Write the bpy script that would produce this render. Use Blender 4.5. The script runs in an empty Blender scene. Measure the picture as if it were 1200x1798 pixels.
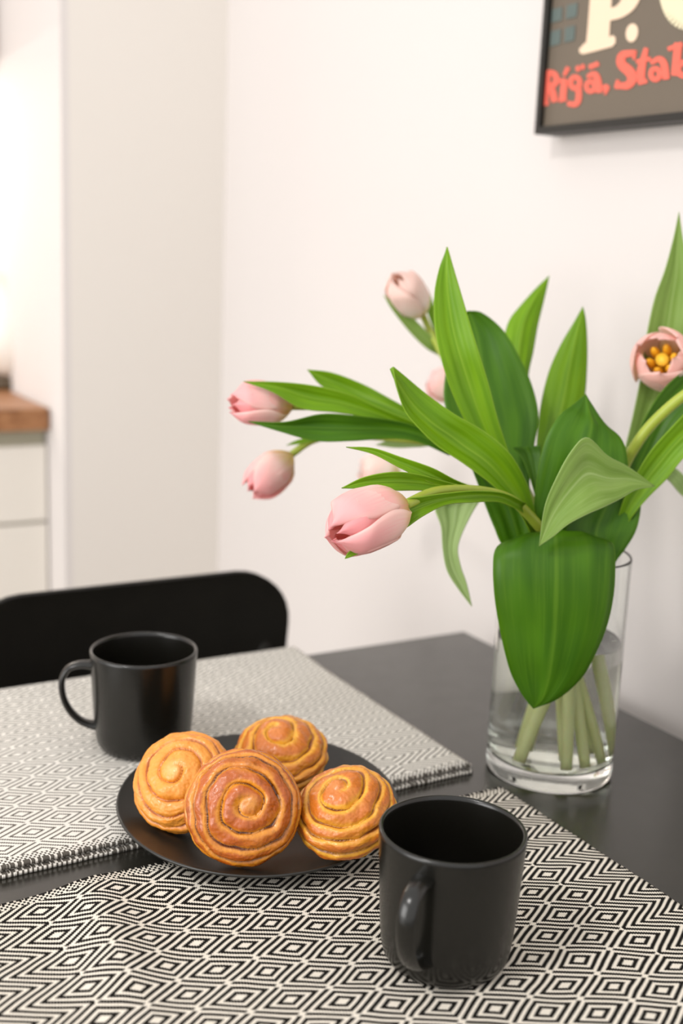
import bpy, bmesh, math, random
from mathutils import Vector, Matrix, noise
random.seed(7)
PI = math.pi
SC = bpy.context.scene
COL = SC.collection

# ------------------------------------------------------------------ camera
T = 0.74                                   # table top height
FPX, PITCH, ROLL = 2079.05, 0.2158, 0.04147
CAM = Vector((0, 0, T + 0.4017))
_F = Vector((0, math.cos(PITCH), -math.sin(PITCH)))
_R0 = Vector((1, 0, 0)); _U0 = _R0.cross(_F)
_R = math.cos(ROLL) * _R0 + math.sin(ROLL) * _U0
_U = -math.sin(ROLL) * _R0 + math.cos(ROLL) * _U0
cd = bpy.data.cameras.new('camera'); cam = bpy.data.objects.new('camera', cd); COL.objects.link(cam)
cd.sensor_fit = 'VERTICAL'; cd.sensor_height = 36; cd.lens = FPX / 1798 * 36
cd.clip_start = 0.02
cd.dof.use_dof = True; cd.dof.focus_distance = 0.755; cd.dof.aperture_fstop = 4.2
m = Matrix((( _R.x, _U.x, -_F.x, CAM.x), (_R.y, _U.y, -_F.y, CAM.y), (_R.z, _U.z, -_F.z, CAM.z), (0, 0, 0, 1)))
cam.matrix_world = m
SC.camera = cam

# ------------------------------------------------------------------ light and exposure
SC.view_settings.view_transform = 'Standard'
SC.view_settings.look = 'None'
SC.view_settings.gamma = 1.0
SC.view_settings.use_curve_mapping = False
SC.view_settings.exposure = 0.06
w = bpy.data.worlds.new('room_light'); SC.world = w; w.use_nodes = True
w.node_tree.nodes['Background'].inputs[0].default_value = (1.0, 0.985, 0.975, 1)
w.node_tree.nodes['Background'].inputs[1].default_value = 1.25

def area(name, loc, target, size, power, color=(1, 0.95, 0.88), size_y=None):
    l = bpy.data.lights.new(name, 'AREA'); l.energy = power; l.color = color
    l.shape = 'RECTANGLE'; l.size = size; l.size_y = size_y or size
    o = bpy.data.objects.new(name, l); COL.objects.link(o)
    o.location = loc
    o.rotation_euler = (Vector(target) - Vector(loc)).to_track_quat('-Z', 'Y').to_euler()
    return o
area('window_daylight', (-2.7, -1.0, 1.45), (0.1, 1.0, 0.75), 1.7, 56, (1, 0.985, 0.965), 1.6)
area('ceiling_lamp_light', (-1.1, -0.3, 2.45), (-0.1, 0.9, 0.7), 0.28, 17, (1, 0.97, 0.94))

# ------------------------------------------------------------------ maths between picture and place
def ray(px, py):
    return _F + _R * ((px - 600) / FPX) - _U * ((py - 899) / FPX)
def P(px, py, d):                          # point at distance d along the view axis
    return CAM + ray(px, py) * d
def hitz(px, py, z):
    r = ray(px, py); return CAM + r * ((z - CAM.z) / r.z)
CO = Vector((0.1402, 1.2469, 0))           # far corner of the table; UD runs along its right edge, VD along its left end
UD = Vector((0.5075, -0.8616, 0)).normalized(); VD = Vector((-0.8616, -0.5075, 0)).normalized()
def W(u, v, z): return CO + UD * u + VD * v + Vector((0, 0, z))
def uv_of(p):
    d = p - CO; return d.dot(UD), d.dot(VD)
def hit_v(px, py, v):
    r = ray(px, py); t = (v - (CAM - CO).dot(VD)) / r.dot(VD); return CAM + r * t
def hit_u(px, py, u):
    r = ray(px, py); t = (u - (CAM - CO).dot(UD)) / r.dot(UD); return CAM + r * t
ROT = math.atan2(UD.y, UD.x)               # local x = UD, local y = -VD

# ------------------------------------------------------------------ materials
def srgb(r, g, b):
    f = lambda c: (c / 255 / 12.92) if c / 255 <= 0.04045 else ((c / 255 + 0.055) / 1.055) ** 2.4
    return (f(r), f(g), f(b), 1)
class NT:
    def __init__(s, name):
        s.m = bpy.data.materials.new(name); s.m.use_nodes = True
        s.t = s.m.node_tree; s.b = s.t.nodes['Principled BSDF']; s.out = s.t.nodes['Material Output']
    def n(s, kind, **kw):
        x = s.t.nodes.new(kind)
        for k, v in kw.items(): setattr(x, k, v)
        return x
    def l(s, a, b): s.t.links.new(a, b)
    def put(s, sock, v):
        if isinstance(v, bpy.types.NodeSocket): s.l(v, sock)
        else: sock.default_value = v
    def M(s, op, a, b=0.0, c=0.0):
        x = s.n('ShaderNodeMath', operation=op)
        s.put(x.inputs[0], a); s.put(x.inputs[1], b)
        if op in ('MULTIPLY_ADD', 'SMOOTH_MIN', 'SMOOTH_MAX', 'COMPARE', 'WRAP'): s.put(x.inputs[2], c)
        return x.outputs[0]
    def step(s, v, lo, hi, a=0.0, b=1.0, smooth=True):
        x = s.n('ShaderNodeMapRange'); x.interpolation_type = 'SMOOTHSTEP' if smooth else 'LINEAR'
        s.put(x.inputs['Value'], v); x.inputs['From Min'].default_value = lo; x.inputs['From Max'].default_value = hi
        x.inputs['To Min'].default_value = a; x.inputs['To Max'].default_value = b
        return x.outputs[0]
    def mix(s, f, a, b, mode='MIX'):
        x = s.n('ShaderNodeMix', data_type='RGBA', blend_type=mode)
        s.put(x.inputs[0], f); s.put(x.inputs[6], a); s.put(x.inputs[7], b); return x.outputs[2]
    def noise(s, scale, detail=4, vec=None, rough=0.5, stretch=None):
        x = s.n('ShaderNodeTexNoise'); x.inputs['Scale'].default_value = scale; x.inputs['Detail'].default_value = detail
        x.inputs['Roughness'].default_value = rough
        if vec is None:
            vec = s.n('ShaderNodeTexCoord').outputs['Object']
        if stretch:
            mp = s.n('ShaderNodeMapping'); mp.inputs['Scale'].default_value = stretch; s.l(vec, mp.inputs[0]); vec = mp.outputs[0]
        s.l(vec, x.inputs['Vector']); return x.outputs['Fac']
    def bump(s, h, strength=0.3, dist=0.001):
        x = s.n('ShaderNodeBump'); x.inputs['Strength'].default_value = strength; x.inputs['Distance'].default_value = dist
        s.l(h, x.inputs['Height']); s.l(x.outputs[0], s.b.inputs['Normal'])
    def set(s, **kw):
        for k, v in kw.items(): s.put(s.b.inputs[k.replace('_', ' ')], v)
        return s

def plain(name, col, rough=0.5, var=0.06, nscale=6, bump=0.0, bscale=200, **kw):
    t = NT(name)
    f = t.noise(nscale, 4)
    dark = tuple(c * (1 - var) for c in col[:3]) + (1,); lite = tuple(min(1, c * (1 + var)) for c in col[:3]) + (1,)
    t.set(Base_Color=t.mix(f, dark, lite), Roughness=rough, **kw)
    if bump: t.bump(t.noise(bscale, 3), bump, 0.0004)
    return t.m

M_wall = plain('warm_white_paint', srgb(206, 200, 197), 0.75, 0.012, 2, 0.15, 300)
M_wall2 = plain('cream_grey_paint', srgb(216, 210, 203), 0.8, 0.012, 2, 0.15, 300)
M_floor = plain('pale_floor', srgb(190, 182, 170), 0.5, 0.08, 3)
M_cab = plain('white_lacquer', srgb(220, 214, 205), 0.4, 0.01)
M_gap = plain('shadow_grey_rail', srgb(170, 166, 146), 0.5, 0.03)
M_chair = plain('black_stained_ply', srgb(20, 18, 14), 0.55, 0.3, 30, Specular_IOR_Level=0.25)
M_mug = plain('black_stoneware', srgb(18, 17, 13), 0.24, 0.10, 60, 0.08, 900)
M_plate = plain('dark_grey_stoneware', srgb(32, 31, 27), 0.36, 0.10, 60, 0.10, 900)
M_frame = plain('dark_frame', srgb(20, 16, 9), 0.5, 0.05)
M_red = plain('red_ink', srgb(226, 98, 80), 0.6, 0.04)
M_cream = plain('cream_ink', srgb(222, 196, 170), 0.6, 0.03)
M_cream2 = plain('pale_green_cream_ink', srgb(212, 202, 170), 0.6, 0.03)
M_teal = plain('teal_ink', srgb(84, 96, 92), 0.6, 0.10, 40)
M_print = plain('brown_grey_print', srgb(98, 87, 74), 0.55, 0.05, 12)
M_dark = plain('deep_brown', srgb(70, 52, 24), 0.5, 0.1)

def table_mat():
    t = NT('black_table_lacquer')
    g = t.noise(14, 6, stretch=(1, 9, 1))
    t.set(Base_Color=t.mix(g, srgb(22, 20, 14), srgb(32, 29, 21)), Roughness=t.step(t.noise(60, 3), 0.3, 0.7, 0.20, 0.26))
    t.b.inputs['IOR'].default_value = 1.75; t.b.inputs['Sheen Weight'].default_value = 0.2; t.b.inputs['Sheen Roughness'].default_value = 0.3
    t.bump(g, 0.08, 0.0003); return t.m
M_table = table_mat()

def wood_mat():
    t = NT('oiled_walnut')
    g = t.noise(7, 6, stretch=(1, 14, 14))
    t.set(Base_Color=t.mix(t.step(g, 0.3, 0.7), srgb(120, 76, 42), srgb(160, 112, 74)), Roughness=0.45); t.bump(g, 0.1); return t.m
M_wood = wood_mat()

PU, PV = 0.0287, 0.0480
def fabric(name, vcR, vcL, u0, vL, vR, uhem, thr, white, black, nrings=3.0):
    """woven diamond twill: nested diamonds in the field, zigzag borders along both long sides, UV in metres"""
    t = NT(name)
    sp = t.n('ShaderNodeSeparateXYZ'); uvn = t.n('ShaderNodeUVMap'); t.l(uvn.outputs[0], sp.inputs[0])
    u, v = sp.outputs[0], sp.outputs[1]
    wob = t.noise(22, 2, uvn.outputs[0])
    u = t.M('ADD', u, t.M('MULTIPLY', t.M('SUBTRACT', wob, 0.5), 0.005))
    wob2 = t.noise(17, 2, uvn.outputs[0])
    v = t.M('ADD', v, t.M('MULTIPLY', t.M('SUBTRACT', wob2, 0.5), 0.006))
    # yarn serration: rows of yarn run across, each row steps the lines
    ser = t.M('MULTIPLY', t.M('SUBTRACT', t.M('PINGPONG', v, 0.00068), 0.00034), 1.5)
    uu = t.M('ADD', u, ser)
    hu, hv = PU / 2, PV / 2
    def tri(x, x0, period):                # 0 at x0, 1 half a period away
        return t.M('DIVIDE', t.M('PINGPONG', t.M('ADD', t.M('SUBTRACT', x, x0), period * 40), period / 2), period / 2)
    a = tri(uu, u0, PU)                    # 0..1
    b = tri(v, vcR, PV)
    s = t.M('ADD', a, b)
    mfield = t.M('MINIMUM', s, t.M('SUBTRACT', 2.0, s))            # centred rhombus lattice
    corner = t.M('MAXIMUM', t.M('ABSOLUTE', t.M('SUBTRACT', a, b)), 0.0)
    # crossings lie on the boundary where |a-b| is 1
    cross = t.step(corner, 0.84, 0.88)
    bound = t.step(mfield, 0.86, 0.90)
    killx = t.M('MULTIPLY', cross, bound)
    outR = t.M('DIVIDE', t.M('SUBTRACT', vcR, v), hv)
    outL = t.M('DIVIDE', t.M('SUBTRACT', v, vcL), hv)
    out = t.M('MAXIMUM', outR, outL)
    isb = t.M('GREATER_THAN', out, 0.0)
    isl = t.M('GREATER_THAN', outL, outR)
    al = t.M('ABSOLUTE', t.M('SUBTRACT', a, isl))          # the last column on the left is half a repeat out of step
    mb = t.M('ADD', al, out)
    mm = t.M('ADD', t.M('MULTIPLY', mfield, t.M('SUBTRACT', 1.0, isb)), t.M('MULTIPLY', mb, isb))
    fr = t.M('ABSOLUTE', t.M('SUBTRACT', t.M('FRACT', t.M('ADD', t.M('MULTIPLY', mm, nrings), t.M('ADD', 0.5, t.M('MULTIPLY', 0.16, t.M('MAXIMUM', 0.0, t.M('SUBTRACT', 1.0, mm)))))), 0.5))   # 0 on a black line
    blk = t.step(fr, thr - 0.03, thr + 0.03, 1, 0)
    blk = t.M('MULTIPLY', blk, t.step(mm, 0.14, 0.18))
    blk = t.M('MULTIPLY', blk, t.M('SUBTRACT', 1.0, t.M('MULTIPLY', killx, t.M('SUBTRACT', 1.0, isb))))
    # hem: three woven rows of alternating dashes, then a black bound edge
    dh = t.M('ABSOLUTE', t.M('SUBTRACT', u, uhem))
    hem = t.M('LESS_THAN', dh, 0.0085)
    row = t.M('FLOOR', t.M('DIVIDE', dh, 0.0021))
    dash = t.M('FRACT', t.M('ADD', t.M('DIVIDE', v, 0.0034), t.M('MULTIPLY', row, 0.5)))
    dsh = t.M('LESS_THAN', dash, 0.42)
    rim = t.M('LESS_THAN', dh, 0.0022)
    dsh = t.M('MAXIMUM', dsh, t.M('MULTIPLY', rim, t.M('LESS_THAN', t.M('FRACT', t.M('DIVIDE', v, 0.0046)), 0.55)))
    blk = t.M('ADD', t.M('MULTIPLY', blk, t.M('SUBTRACT', 1.0, hem)), t.M('MULTIPLY', dsh, hem))
    fl = t.noise(420, 2, uvn.outputs[0])
    wc = t.mix(fl, tuple(c * 0.80 for c in white[:3]) + (1,), white)
    t.set(Base_Color=t.mix(blk, wc, black), Roughness=0.95, Specular_IOR_Level=0.15)
    th = t.M('MULTIPLY', t.M('SINE', t.M('MULTIPLY', u, 2 * PI / 0.00125)), t.M('SINE', t.M('MULTIPLY', v, 2 * PI / 0.00136)))
    h = t.M('ADD', t.M('MULTIPLY', th, 0.35), t.M('MULTIPLY', t.M('SUBTRACT', 1.0, blk), 1.0))
    t.bump(h, 0.55, 0.0006)
    return t.m

def leaf_mat(name, c1, c2, rib, rough=0.42, tr=0.30, ribs=26):
    t = NT(name)
    uvn = t.n('ShaderNodeUVMap'); sp = t.n('ShaderNodeSeparateXYZ'); t.l(uvn.outputs[0], sp.inputs[0])
    x = sp.outputs[0]
    f = t.noise(1.0, 5, uvn.outputs[0], stretch=(ribs, 0.9, 1))
    big = t.noise(2.0, 2, uvn.outputs[0], stretch=(1.6, 0.35, 1))
    base = t.mix(t.step(big, 0.3, 0.7), c1, c2)
    base = t.mix(t.M('MULTIPLY', t.step(f, 0.45, 0.80), 0.35), base, rib)
    mid = t.step(t.M('ABSOLUTE', t.M('SUBTRACT', x, 0.5)), 0.0, 0.03, 0.5, 0.0)
    base = t.mix(mid, base, rib)
    edge = t.step(t.M('ABSOLUTE', t.M('SUBTRACT', x, 0.5)), 0.485, 0.5, 0.0, 0.55)
    base = t.mix(edge, base, rib)
    t.set(Base_Color=base, Roughness=rough, Specular_IOR_Level=0.32)
    t.bump(f, 0.25, 0.0005)
    tb = t.n('ShaderNodeBsdfTranslucent'); t.l(t.mix(1.0, base, (1.0, 1.0, 0.45, 1), 'MULTIPLY'), tb.inputs[0])
    ms = t.n('ShaderNodeMixShader'); ms.inputs[0].default_value = tr
    t.l(t.b.outputs[0], ms.inputs[1]); t.l(tb.outputs[0], ms.inputs[2]); t.l(ms.outputs[0], t.out.inputs[0])
    return t.m
M_leaf = leaf_mat('tulip_leaf_green', srgb(100, 146, 4), srgb(124, 168, 12), srgb(156, 188, 60))
M_leafd = leaf_mat('tulip_leaf_shaded_green', srgb(56, 102, 4), srgb(78, 126, 8), srgb(106, 148, 34))  # same leaf green, with the shade on darker leaves put into the colour
M_leafp = leaf_mat('tulip_leaf_glaucous', srgb(146, 172, 100), srgb(166, 188, 122), srgb(186, 206, 150), 0.5)
M_leafo = leaf_mat('tulip_leaf_olive', srgb(122, 154, 62), srgb(142, 170, 86), srgb(178, 200, 132), 0.5)

def stem_mat():
    t = NT('tulip_stem')
    sp = t.n('ShaderNodeSeparateXYZ'); t.l(t.n('ShaderNodeTexCoord').outputs['Object'], sp.inputs[0])
    f = t.noise(60, 3)
    g = t.mix(f, srgb(136, 152, 40), srgb(160, 172, 62))
    lo = t.mix(f, srgb(222, 230, 150), srgb(240, 243, 186))
    t.set(Base_Color=t.mix(t.step(sp.outputs[2], T + 0.03, T + 0.19), lo, g), Roughness=0.4)
    t.b.inputs['Subsurface Weight'].default_value = 0.15; t.b.inputs['Subsurface Scale'].default_value = 0.004
    return t.m
M_stem = stem_mat()

def petal_mat(name, tip, midc, base):
    t = NT(name)
    uvn = t.n('ShaderNodeUVMap'); sp = t.n('ShaderNodeSeparateXYZ'); t.l(uvn.outputs[0], sp.inputs[0])
    y = sp.outputs[1]
    c = t.mix(t.step(y, 0.06, 0.42), base, midc); c = t.mix(t.step(y, 0.30, 0.95), c, tip)
    f = t.noise(1.0, 4, uvn.outputs[0], stretch=(22, 1.5, 1))
    c = t.mix(t.M('MULTIPLY', t.step(f, 0.45, 0.7), 0.45), c, tip)
    edge = t.step(t.M('ABSOLUTE', t.M('SUBTRACT', sp.outputs[0], 0.5)), 0.30, 0.5, 0.0, 0.55)
    c = t.mix(edge, c, srgb(252, 228, 218))
    t.set(Base_Color=c, Roughness=0.45, Specular_IOR_Level=0.35); t.bump(f, 0.2, 0.0004)
    tb = t.n('ShaderNodeBsdfTranslucent'); t.l(c, tb.inputs[0])
    ms = t.n('ShaderNodeMixShader'); ms.inputs[0].default_value = 0.45
    t.l(t.b.outputs[0], ms.inputs[1]); t.l(tb.outputs[0], ms.inputs[2]); t.l(ms.outputs[0], t.out.inputs[0])
    return t.m
M_petal = petal_mat('pink_petal', srgb(252, 196, 196), srgb(254, 232, 224), srgb(236, 220, 130))
M_petalp = petal_mat('pale_pink_petal', srgb(252, 214, 210), srgb(255, 240, 228), srgb(232, 222, 120))
M_petali = petal_mat('deep_pink_inner_petal', srgb(250, 178, 180), srgb(252, 212, 204), srgb(226, 204, 104))
M_petalw = petal_mat('white_petal', srgb(254, 230, 222), srgb(255, 246, 238), srgb(232, 224, 130))
M_petalo = petal_mat('blush_petal', srgb(254, 216, 208), srgb(255, 238, 226), srgb(240, 220, 120))
M_stamen = plain('yellow_anther', srgb(240, 178, 30), 0.6, 0.2, 300)
M_pistil = plain('yellow_pistil', srgb(246, 200, 60), 0.5, 0.1, 300)

def glass_mat():
    t = NT('clear_glass'); t.set(Base_Color=(0.985, 1.0, 0.985, 1), Roughness=0.0, IOR=1.47)
    t.b.inputs['Transmission Weight'].default_value = 1.0; return t.m
def water_mat():
    t = NT('vase_water'); t.set(Base_Color=(0.97, 0.985, 0.93, 1), Roughness=0.0, IOR=1.33)
    t.b.inputs['Transmission Weight'].default_value = 1.0; return t.m
M_glass, M_water = glass_mat(), water_mat()

def bun_mat(name, ridge, mid, groove, gloss=0.35, heart=None):
    """crests bake brown, the flanks of the coils stay golden, the seams carry dark cinnamon"""
    t = NT(name)
    at = t.n('ShaderNodeAttribute', attribute_name='groove'); g = at.outputs['Fac']
    ah = t.n('ShaderNodeAttribute', attribute_name='heart')
    big = t.noise(55, 4, rough=0.6); fine = t.noise(520, 5, rough=0.65); spots = t.noise(170, 3)
    gg = t.M('ADD', g, t.M('MULTIPLY', t.M('SUBTRACT', big, 0.5), 0.9))
    c = t.mix(t.step(gg, 0.00, 0.30), ridge, mid)
    c = t.mix(t.M('MULTIPLY', t.step(big, 0.50, 0.66), 0.45), c, ridge)
    c = t.mix(t.M('MULTIPLY', ah.outputs['Fac'], 0.6), c, heart or mid)
    c = t.mix(t.step(g, 0.46, 0.78), c, groove)
    c = t.mix(t.M('MULTIPLY', t.step(spots, 0.60, 0.70), 0.25), c, groove)
    c = t.mix(t.M('MULTIPLY', t.step(fine, 0.50, 0.72), 0.25), c, groove)
    t.set(Base_Color=c, Roughness=t.step(fine, 0.3, 0.7, gloss - 0.06, gloss + 0.22))
    t.b.inputs['Coat Weight'].default_value = 0.30; t.b.inputs['Coat Roughness'].default_value = 0.18
    t.bump(t.M('ADD', fine, t.M('MULTIPLY', spots, 0.8)), 0.45, 0.0007)
    return t.m

# ------------------------------------------------------------------ mesh helpers
def link(name, me, mat=None, parent=None, smooth=True, kind=None):
    if smooth:
        for p in me.polygons: p.use_smooth = True
    if mat: me.materials.append(mat)
    o = bpy.data.objects.new(name, me); COL.objects.link(o)
    if parent: o.parent = parent
    if kind: o['kind'] = kind
    return o
def from_bm(name, bm, mat, parent=None, smooth=True, kind=None):
    bmesh.ops.recalc_face_normals(bm, faces=bm.faces)
    me = bpy.data.meshes.new(name); bm.to_mesh(me); bm.free()
    return link(name, me, mat, parent, smooth, kind)
def tag(o, label, cat, group=None):
    o['label'] = label; o['category'] = cat
    if group: o['group'] = group
    return o
def empty(name, loc, rot=(0, 0, 0)):
    o = bpy.data.objects.new(name, None); COL.objects.link(o); o.location = loc; o.rotation_euler = rot
    o.empty_display_size = 0.02; return o
def keep(o, parent):                       # world-space mesh under an Empty that stands somewhere
    o.parent = parent; o.matrix_parent_inverse = (Matrix.Translation(parent.location) @ parent.rotation_euler.to_matrix().to_4x4()).inverted()
    return o
def box_bm(bm, p0, ax, ay, az, bev=0.0):
    vs = []
    for k in (0, 1):
        for j in (0, 1):
            for i in (0, 1): vs.append(bm.verts.new(p0 + ax * i + ay * j + az * k))
    fs = [(0, 1, 3, 2), (4, 6, 7, 5), (0, 4, 5, 1), (2, 3, 7, 6), (0, 2, 6, 4), (1, 5, 7, 3)]
    ff = [bm.faces.new([vs[i] for i in f]) for f in fs]
    if bev:
        es = set(e for f in ff for e in f.edges)
        bmesh.ops.recalc_face_normals(bm, faces=ff)
        bmesh.ops.bevel(bm, geom=list(es), offset=bev, segments=3, affect='EDGES', profile=0.6)
def wbox(name, u0, u1, v0, v1, z0, z1, mat, parent=None, bev=0.0, kind=None):
    bm = bmesh.new()
    box_bm(bm, W(u0, v0, z0), UD * (u1 - u0), VD * (v1 - v0), Vector((0, 0, z1 - z0)), bev)
    o = from_bm(name, bm, mat, None, False, kind)
    if parent: keep(o, parent)
    return o
def lathe(prof, seg=96, closed_top=False):
    vs, fs = [], []
    n = len(prof); ring = []
    for (r, z) in prof:
        if r < 1e-6: ring.append([len(vs)]); vs.append((0, 0, z))
        else:
            ring.append(list(range(len(vs), len(vs) + seg)))
            for k in range(seg):
                a = 2 * PI * k / seg; vs.append((r * math.cos(a), r * math.sin(a), z))
    for i in range(n - 1):
        A, B = ring[i], ring[i + 1]
        for k in range(seg):
            k2 = (k + 1) % seg
            if len(A) == 1 and len(B) > 1: fs.append((A[0], B[k2], B[k]))
            elif len(B) == 1 and len(A) > 1: fs.append((A[k], A[k2], B[0]))
            elif len(A) > 1: fs.append((A[k], A[k2], B[k2], B[k]))
    me = bpy.data.meshes.new('lathe'); me.from_pydata(vs, [], fs)
    bm = bmesh.new(); bm.from_mesh(me); bmesh.ops.recalc_face_normals(bm, faces=bm.faces); bm.to_mesh(me); bm.free()
    return me
def cr(pts, t):                            # Catmull-Rom through a list of Vectors, t in 0..1
    n = len(pts) - 1; x = min(max(t, 0), 0.999999) * n; i = int(x); f = x - i
    p0 = pts[i - 1] if i > 0 else pts[i] * 2 - pts[i + 1]
    p1, p2 = pts[i], pts[i + 1]
    p3 = pts[i + 2] if i + 2 <= n else pts[n] * 2 - pts[n - 1]
    return 0.5 * ((2 * p1) + (p2 - p0) * f + (2 * p0 - 5 * p1 + 4 * p2 - p3) * f * f + (3 * p1 - p0 - 3 * p2 + p3) * f ** 3)
def tube(bm, pts, rad, seg=12, flat=None):
    """round (or flattened) bar along points; rad float or function of t; flat=(a,b) scales"""
    n = len(pts); tang = [(pts[min(i + 1, n - 1)] - pts[max(i - 1, 0)]).normalized() for i in range(n)]
    up = tang[0].orthogonal().normalized() if flat is None else flat[2]
    rings = []
    for i in range(n):
        t = tang[i]; up = (up - t * up.dot(t)).normalized(); sd = t.cross(up)
        r = rad(i / (n - 1)) if callable(rad) else rad
        a, b = (1, 1) if flat is None else flat[:2]
        rings.append([bm.verts.new(pts[i] + up * (math.cos(2 * PI * k / seg) * r * a) + sd * (math.sin(2 * PI * k / seg) * r * b)) for k in range(seg)])
    for i in range(n - 1):
        for k in range(seg): bm.faces.new((rings[i][k], rings[i][(k + 1) % seg], rings[i + 1][(k + 1) % seg], rings[i + 1][k]))
    bm.faces.new(rings[0][::-1]); bm.faces.new(rings[-1])

# ------------------------------------------------------------------ the room
VW = -0.05                                                     # wall behind the table's long side
UWALL = uv_of(hit_v(392, 500, VW))[0]                          # where it meets the cream wall
VC = uv_of(hit_u(110, 500, UWALL))[1]                          # outer corner of the cream wall
UK = uv_of(hit_v(90, 725, VC))[0]                              # front of the kitchen worktop
print('UWALL', UWALL, 'VC', VC, 'UK', UK)
wbox('wall_right', UWALL, 2.6, VW - 0.1, VW, 0, 2.6, M_wall, kind='structure')
wbox('wall_back', UWALL - 0.0, UWALL - (UWALL - UK) - 0.62, VW - 0.1, VC - 0.012, 0, 2.6, M_wall2, kind='structure')
wbox('wall_left', UWALL, UK - 0.62, VC - 0.012, VC, 0, 2.6, M_wall, kind='structure')
wbox('wall_kitchen', UK - 0.74, UK - 0.62, VC - 0.2, VC + 2.4, 0, 2.6, M_wall, kind='structure')
wbox('floor', UK - 0.8, 2.6, VW - 0.15, 3.2, -0.05, 0, M_floor, kind='structure')
wbox('baseboard_right', UWALL, 2.6, VW, VW + 0.012, 0, 0.07, M_cab, kind='structure')
wbox('baseboard_back', UWALL, UWALL + 0.012, VW + 0.012, VC - 0.002, 0, 0.07, M_cab, kind='structure')

# kitchen base cabinet, worktop, wall cabinet
g = VC + 0.003
ZC = 0.883
cab = empty('base_cabinet', W(UK - 0.3, g + 0.3, 0)); tag(cab, 'white base cabinet with two drawer fronts under the brown worktop at left', 'cabinet')
wbox('carcass', UK - 0.60, UK - 0.03, g, g + 0.6, 0.08, ZC - 0.036, M_gap, cab)
for i, (z0, z1) in enumerate(((ZC - 0.185, ZC - 0.062), (0.32, ZC - 0.190), (0.09, 0.315))):
    d = wbox('drawer', UK - 0.038, UK - 0.018, g, g + 0.598, z0, z1, M_cab, cab, 0.0015)
wbox('plinth', UK - 0.55, UK - 0.08, g, g + 0.6, 0, 0.08, M_cab, cab)
cab2 = empty('base_cabinet', W(UK - 0.3, g + 0.9, 0)); tag(cab2, 'second white base cabinet further left beside the drawer cabinet', 'cabinet')
wbox('carcass', UK - 0.60, UK - 0.04, g + 0.602, g + 1.2, 0.0, ZC - 0.036, M_gap, cab2)
wbox('door', UK - 0.038, UK - 0.018, g + 0.604, g + 1.198, 0.09, ZC - 0.062, M_cab, cab2, 0.0015)
tag(wbox('worktop', UK - 0.615, UK, g, g + 1.2, ZC - 0.035, ZC, M_wood, None, 0.002), 'oiled brown wooden worktop on the white cabinets at left edge', 'worktop')
UU = UK - 0.26
px20 = hit_u(21, 60, UU); vup = max(uv_of(px20)[1], g + 0.01); zup = hit_u(10, 106, UU).z
wc = empty('wall_cabinet', W(UU - 0.17, vup + 0.3, zup)); tag(wc, 'white wall cabinet above the worktop in the top left corner', 'cabinet')
wbox('carcass', UU - 0.355, UU - 0.02, vup, vup + 0.6, zup, zup + 0.7, M_wall2, wc)
wbox('door', UU - 0.019, UU, vup + 0.02, vup + 0.6, zup - 0.004, zup + 0.7, M_cab, wc, 0.0015)
led = empty('under_cabinet_lamp', W(UU - 0.2, vup + 0.3, zup - 0.015)); tag(led, 'slim white lamp strip under the wall cabinet lighting the worktop', 'lamp')
bm = bmesh.new(); box_bm(bm, W(UU - 0.19, vup + 0.03, zup - 0.012), UD * 0.03, VD * 0.55, Vector((0, 0, 0.0115))); keep(from_bm('housing', bm, M_cab, None, False), led)
tE = NT('led_glow'); tE.b.inputs['Emission Color'].default_value = (1, 0.95, 0.86, 1); tE.b.inputs['Emission Strength'].default_value = 90
bm = bmesh.new(); box_bm(bm, W(UU - 0.186, vup + 0.04, zup - 0.015), UD * 0.022, VD * 0.53, Vector((0, 0, 0.0028))); keep(from_bm('diffuser', bm, tE.m, None, False), led)

# pale jug on a wooden stand on the worktop
jc = hit_u(22, 690, UK - 0.30); uj, vj = uv_of(jc)
jug = empty('jug', W(uj, vj, ZC)); tag(jug, 'blurred white rounded jug on a dark wooden stand at left edge', 'jug')
o = link('stand', lathe([(0, 0), (0.066, 0), (0.068, 0.004), (0.068, 0.018), (0.062, 0.022), (0, 0.022)], 48), M_dark); o.parent = jug
o = link('jug_body', lathe([(0, 0.023), (0.06, 0.023), (0.078, 0.04), (0.083, 0.07), (0.078, 0.10), (0.062, 0.135), (0.05, 0.165), (0.047, 0.19), (0.051, 0.20), (0.047, 0.20), (0.043, 0.19), (0.046, 0.165), (0.058, 0.13), (0.072, 0.10), (0.074, 0.06), (0, 0.03)], 64), M_cab); o.parent = jug
bm = bmesh.new(); tube(bm, [Vector((-0.045 - 0.05 * math.sin(PI * i / 12), 0, 0.06 + 0.12 * i / 12)) for i in range(13)], 0.008); o = from_bm('handle', bm, M_cab); o.parent = jug

# ------------------------------------------------------------------ framed poster
VP = VW + 0.032
pc = hit_v(938, 236, VP); pu, _ = uv_of(pc); pz = pc.z
PW, PH, BW = 0.50, 0.70, 0.0068
po = empty('framed_poster', W(pu + PW / 2, VW + 0.001, pz)); tag(po, 'dark framed poster with red and cream lettering on the white wall', 'poster')
for (a, b, c, d) in ((0, PW, 0, BW), (0, PW, PH - BW, PH), (0, BW, BW, PH - BW), (PW - BW, PW, BW, PH - BW)):
    wbox('frame_bar', pu + a, pu + b, VW + 0.004, VP, pz + c, pz + d, M_frame, po, 0.0008)
wbox('print', pu + BW, pu + PW - BW, VW + 0.006, VP - 0.006, pz + BW, pz + PH - BW, M_print, po)
VL = VP - 0.0052
def z4(x, y): return (940 + x / 4.615, y / 4.615)
def pl(x, y, off=0.0): 
    q_ = hit_v(*z4(x, y), VL); return q_ + VD * off
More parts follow.
